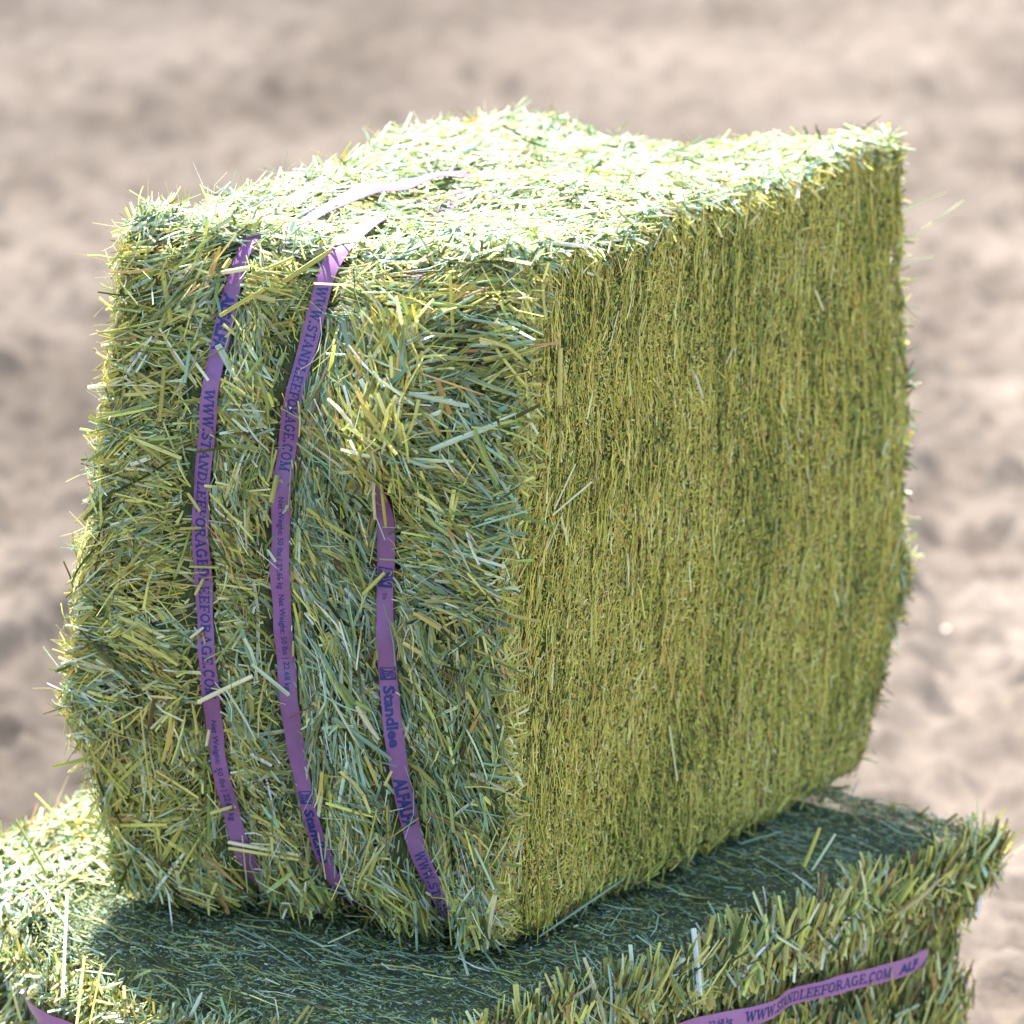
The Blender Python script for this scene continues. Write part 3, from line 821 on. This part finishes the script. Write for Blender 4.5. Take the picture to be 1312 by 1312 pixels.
nlc = low.core(lc, (.03, .03, 0), (.97, .97, .985), dict(front=(.06, .06, .025), side=(.06, .06, .025), top=(.10, .125, .07), left=(.2, .2, .08), back=(.16, .16, .06), bottom=(.12, .12, .05)), N=110)  # front and side colours lowered so gaps under the straw look shaded
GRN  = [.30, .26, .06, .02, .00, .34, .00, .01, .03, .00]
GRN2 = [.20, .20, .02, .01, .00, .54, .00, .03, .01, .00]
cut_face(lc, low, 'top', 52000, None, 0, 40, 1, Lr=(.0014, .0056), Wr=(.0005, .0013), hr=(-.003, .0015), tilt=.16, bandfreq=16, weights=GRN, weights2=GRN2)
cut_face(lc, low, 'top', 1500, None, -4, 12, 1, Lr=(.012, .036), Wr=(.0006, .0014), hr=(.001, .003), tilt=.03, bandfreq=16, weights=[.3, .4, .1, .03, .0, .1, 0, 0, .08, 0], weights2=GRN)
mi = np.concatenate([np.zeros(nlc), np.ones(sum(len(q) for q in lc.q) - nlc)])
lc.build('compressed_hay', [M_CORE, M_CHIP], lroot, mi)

ll = Buf()
RIM = lambda a: RS + 0 * a
def rim_clear(a, c, ang, Ln):
    ok = np.ones(len(a), bool)
    for x in (-.5, -.25, 0, .25, .5):
        ok &= ~(np.abs((c + np.sin(ang) * Ln * x / HB - RIM(a)) * HB) < .009)
    return ok | (RNG.random(len(a)) < .035)
SW = [.16, .06, .24, .18, .06, .20, .04, .05, .03, .06]
SW2 = [.2, .06, .26, .22, .10, .03, .02, .02, .07, .1]
GW = [.2, .2, .12, .08, .14, .12, .02, .03, .15, 0]
for f, n in (('side', 1.0), ('front', .8), ('left', .5)):
    SW, SW2 = (SW, SW2) if f == 'side' else (GW, GW)
    RIM = {'side': lambda a: RS + np.minimum(.014, .0415 - .064 * a) / HB, 'front': lambda a: RS + (.015 - .001 * a) / HB, 'left': lambda a: RS + .015 / HB + 0 * a}[f]
    ka = dict(b_rng=(.35, 1.0))
    face_straw(low, f, int(3600 * n), 82, 26, -.012, -.003, (.016, .044), (.0014, .0034), SW, .18, buf=ll, sink=rim_clear, **ka)
    face_straw(low, f, int(1700 * n), 82, 26, -.003, .003, (.014, .040), (.0012, .0030), SW, .24, buf=ll, sink=rim_clear, **ka)
    # the upstanding lip above the strap: long on the right-hand side, short and crumbly on the others
    if f == 'side':
        face_straw(low, f, 1300, 74, 15, -.012, .004, (.026, .060), (.0014, .0038), SW, .14, buf=ll, b_rng=(.84, .97), sink=rim_clear, push=.12)
        face_straw(low, f, 420, 70, 20, -.002, .007, (.024, .054), (.0012, .0040), SW2, .18, buf=ll, b_rng=(.88, .98), sink=rim_clear, push=.2)
    else:
        face_straw(low, f, int(1500 * n), 80, 40, -.010, .003, (.012, .034), (.0010, .0026), SW, .2, buf=ll, b_rng=(.84, .98), sink=rim_clear)
        face_straw(low, f, int(2600 * n), 70, 70, -.004, .005, (.004, .016), (.0008, .0022), SW, .4, buf=ll, b_rng=(.80, 1.0), sink=rim_clear)
    face_straw(low, f, int(1900 * n), 76, 24, -.008, .010, (.014, .036), (.0014, .0034), SW, .2, buf=ll, b_rng=(.40, .745), sink=rim_clear)
# lip seen from above, stems leaning out over the edge
for a_r, b_r, n in (((.97, 1), (0, 1), 160), ((0, 1), (0, .03), 220), ((0, .1), (0, 1), 900), ((0, 1), (.96, 1), 300)):
    face_straw(low, 'top', n, 30, 70, -.006, .004, (.010, .034), (.0012, .0030), GW, .3, a_rng=a_r, b_rng=b_r, tm=.4, buf=ll)
# sunlit heap of longer loose stems on the left end
face_straw(low, 'top', 2200, 50, 70, -.002, .010, (.012, .040), (.0012, .0030), TOPW, .22, a_rng=(0, .24), buf=ll)
face_straw(low, 'top', 160, 70, 70, 0, .01, (.03, .06), (.0008, .0020), TOPW, .2, a_rng=(0, .25), tm=.35, buf=ll)
face_straw(low, 'top', 40, 20, 70, 0, .003, (.010, .026), (.0010, .0022), GRN, .1, buf=ll)

def free_stem(p0, z0, p1, z1, w, ci, bend=0., y=None):
    A, B = on_plane(p0, z0), on_plane(p1, z1)
    strands(ll, ((A + B) / 2)[None], (B - A)[None], np.array([[.2, -.6, .8]]), np.array([np.linalg.norm(B - A)]), np.array([w * .62]), PAL[ci][None], np.array([bend]), np.array([True]), rows=6, taper=.15, kink=0)
for a in [((92, 1192), .0, (8, 1085), .030, .0028, 8), ((60, 1120), .015, (20, 1050), .045, .0030, 0), ((12, 1190), .004, (130, 1092), .022, .0018, 3),
          ((80, 1275), -.01, (86, 1140), .014, .0030, 8), ((98, 1312), -.02, (108, 1225), .006, .0028, 3), ((115, 1312), -.02, (130, 1235), .006, .0020, 9),
          ((0, 1135), .012, (50, 1160), .004, .0026, 8), ((88, 1062), .03, (45, 1017), .045, .0026, 9), ((40, 1065), .03, (128, 1052), .03, .0020, 3),
          ((690, 1200), .0, (800, 1125), .012, .0024, 1), ((710, 1175), .0, (715, 1120), .012, .0030, 9), ((640, 1205), .002, (690, 1270), -.01, .002, 2),
          ((1030, 1110), .006, (1050, 1060), .03, .0042, 9), ((1040, 1115), .006, (1070, 1068), .03, .003, 8), ((950, 1080), .005, (1000, 1065), .006, .0016, 1),
          ((420, 1208), .002, (460, 1190), .004, .0016, 4), ((570, 1150), .01, (600, 1250), -.002, .0028, 8), ((585, 1170), .008, (640, 1245), .0, .0022, 1)]:
    free_stem(*a)
o = ll.build('loose_straw', [M_STRAW], lroot); o['kind'] = 'stuff'

# strap round the lower bale
pa, na = [], []
t = np.linspace(.89, .06, 70); P, _, _, nn = low.frame('side', t, RS + np.minimum(.014, .0415 - .064 * t) / HB); pa.append(P + nn * .0045); na.append(nn)
s = np.linspace(.94, .06, 60); P, _, _, nn = low.frame('front', s, RS + (.015 - .001 * s) / HB); pa.append(P + nn * .0045); na.append(nn)
t = np.linspace(.06, .94, 60); P, _, _, nn = low.frame('left', t, np.full(60, RS + .015 / HB)); pa.append(P + nn * .0045); na.append(nn)
s = np.linspace(.06, .95, 60); P, _, _, nn = low.frame('back', s, np.full(60, RS)); pa.append(P + nn * .0045); na.append(nn)
sp = Strap(np.concatenate(pa), np.concatenate(na), .0125, k=11)
so = sp.build(lroot, 5, M_STRAP_LIT); so['label'] = 'faded pink purple printed strap'
q = proj(sp.P)
def LX(x):
    m = sp.l < .5
    return sp.l[int(np.argmin(np.where(m, np.abs(q[:, 0] - x), 1e9)))]
lettering(sp, so, [('slab', URL, LX(955), LX(1143), .0068, 0), ('bold', 'ALF', LX(1152), LX(1176), .0074, 0), ('plain', '22.68 kg', LX(905), LX(938), .004, 0)], 1)

# ------------------------------------------------------------------ ground
def axis(lo, hi, d0, near_lo, near_hi, grow=1.09):
    a = list(np.arange(near_lo, near_hi, d0)); d = d0
    x = a[-1]
    while x < hi: d *= grow; x += d; a.append(x)
    d = d0; x = a[0]
    while x > lo: d *= grow; x -= d; a.insert(0, x)
    return np.array(a)
dh = np.array([D_[0], D_[1], 0]); dh /= np.linalg.norm(dh); rh = np.array([dh[1], -dh[0], 0])
g0 = np.array([CAM[0], CAM[1], 0])
uu = axis(-60, 420, .012, 2.4, 5.2, 1.012)
vv = axis(-300, 300, .012, -.95, .95, 1.05)
Ug, Vg = np.meshgrid(uu, vv, indexing='ij')
XY = g0[:2] + Ug[..., None] * dh[:2] + Vg[..., None] * rh[:2]
def clods(xy, size, seed, dens):
    c = xy / size; i = np.floor(c).astype(int); best = np.zeros(xy.shape[:-1])
    for dx in (-1, 0, 1):
        for dy in (-1, 0, 1):
            j = i + np.array([dx, dy]); k = np.concatenate([j, np.full(j.shape[:-1] + (1,), seed)], -1).astype(float)
            h = lambda s: vnoise(k, seed * 7 + s) * .5 + .5
            ctr = j + np.stack([h(1), h(2)], -1)
            rad = .25 + .45 * h(3)
            d = np.linalg.norm((c - ctr) * np.stack([.75 + .5 * h(5), .75 + .5 * h(6)], -1), axis=-1)
            z = np.sqrt(np.clip(1 - (d / rad) ** 2, 0, 1)) * rad * (h(4) < dens)
            best = np.maximum(best, z)
    return best * size
Z = np.concatenate([XY, np.zeros(XY.shape[:-1] + (1,))], -1)
fade = 1 / (1 + (np.hypot(Ug - 3, Vg) / 14) ** 2)
hgt = .014 * fbm(Z * 2.6, 201, 3) + .007 * fbm(Z * 9, 205, 3) + .010 * np.abs(fbm(Z * 17 + .03 * fbm(Z * 30, 77, 2)[..., None], 215, 3)) + .008 * fbm(Z * 45, 209, 3)
pres = smooth(vnoise(Z * 7, 61), -.3, .5)
hgt += .85 * clods(XY, .05, 3, .5) * (.3 + pres) + .3 * clods(XY, .10, 5, .3) + 1.1 * clods(XY, .026, 8, .5)
# soil colour gets paler to the right and in blotches
patchy = 1.08 + .20 * np.clip(Vg / 1.0, -1, 1.2) + .22 * fbm(Z * 1.3, 301, 3)
patchy = np.clip(patchy, .6, 1.7)
Z[..., 2] = -HB - .025 + hgt * fade
under = np.exp(-(np.hypot(XY[..., 0] + .12, XY[..., 1] - .16) / .42) ** 6)
Z[..., 2] = Z[..., 2] * (1 - under) + (-HB - .001) * under
gb = Buf(); V = Z.reshape(-1, 3)
gb.add(V, grid_quads(len(uu), len(vv))[:, ::-1], patchy[..., None].reshape(-1, 1) * np.ones((1, 3)), V)
g = gb.build('ground', [M_SOIL]); g['kind'] = 'structure'; g['label'] = 'dry beige crumbly soil under and behind the bales'

# a pale chip of straw lying on the soil
def ground_pt(px):
    return on_plane(px, -HB + .02)
cp = ground_pt((1212, 805))
cb = Buf()
strands(cb, cp[None], np.array([[.6, -.3, .1]]), np.array([[-.2, -.5, .9]]), np.array([.007]), np.array([.004]), np.array([[.7, .66, .55]]), np.array([8.]), rows=6, taper=.8)
c = cb.build('straw_chip', [M_STRAW]); c['label'] = 'small pale chip lying alone on the soil right of the upright bale'; c['category'] = 'chip'

# ------------------------------------------------------------------ light
EL = math.radians(66)
SH = np.array([-.766, .643]); SH /= np.linalg.norm(SH)
to_sun = Vector((SH[0] * math.cos(EL), SH[1] * math.cos(EL), math.sin(EL)))
sun = bpy.data.lights.new('sun', 'SUN'); sun.energy = 4.0; sun.angle = math.radians(.53); sun.color = (1, .97, .935)
so_ = bpy.data.objects.new('sun', sun); COL.objects.link(so_)
so_.rotation_euler = to_sun.to_track_quat('Z', 'Y').to_euler()
w = bpy.data.worlds.new('World'); SC.world = w; w.use_nodes = True
nt = w.node_tree
sky = nt.nodes.new('ShaderNodeTexSky'); sky.sky_type = 'NISHITA'; sky.sun_disc = False
sky.sun_elevation = EL; sky.sun_rotation = math.atan2(SH[0], SH[1])
bg = nt.nodes['Background']; bg.inputs['Strength'].default_value = .10
nt.links.new(sky.outputs[0], bg.inputs['Color'])

# ------------------------------------------------------------------ camera
cam = bpy.data.cameras.new('camera'); co = bpy.data.objects.new('camera', cam); COL.objects.link(co)
mw = Matrix(((R_[0], U_[0], -D_[0], CAM[0]), (R_[1], U_[1], -D_[1], CAM[1]), (R_[2], U_[2], -D_[2], CAM[2]), (0, 0, 0, 1)))
co.matrix_world = mw
cam.sensor_width = 22; cam.sensor_fit = 'HORIZONTAL'; cam.lens = F_ / 1312 * 22
cam.clip_start = .05; cam.clip_end = 2000
cam.dof.use_dof = True
cam.dof.focus_distance = float((np.array([-.10, .0, .22]) - CAM) @ D_)
cam.dof.aperture_fstop = 4.0; cam.dof.aperture_blades = 9
SC.camera = co

SC.view_settings.view_transform = 'Standard'; SC.view_settings.look = 'None'
SC.view_settings.exposure = 2.42; SC.view_settings.gamma = 1; SC.view_settings.use_curve_mapping = False
SC.cycles.max_bounces = 8; SC.cycles.diffuse_bounces = 3; SC.cycles.transmission_bounces = 4
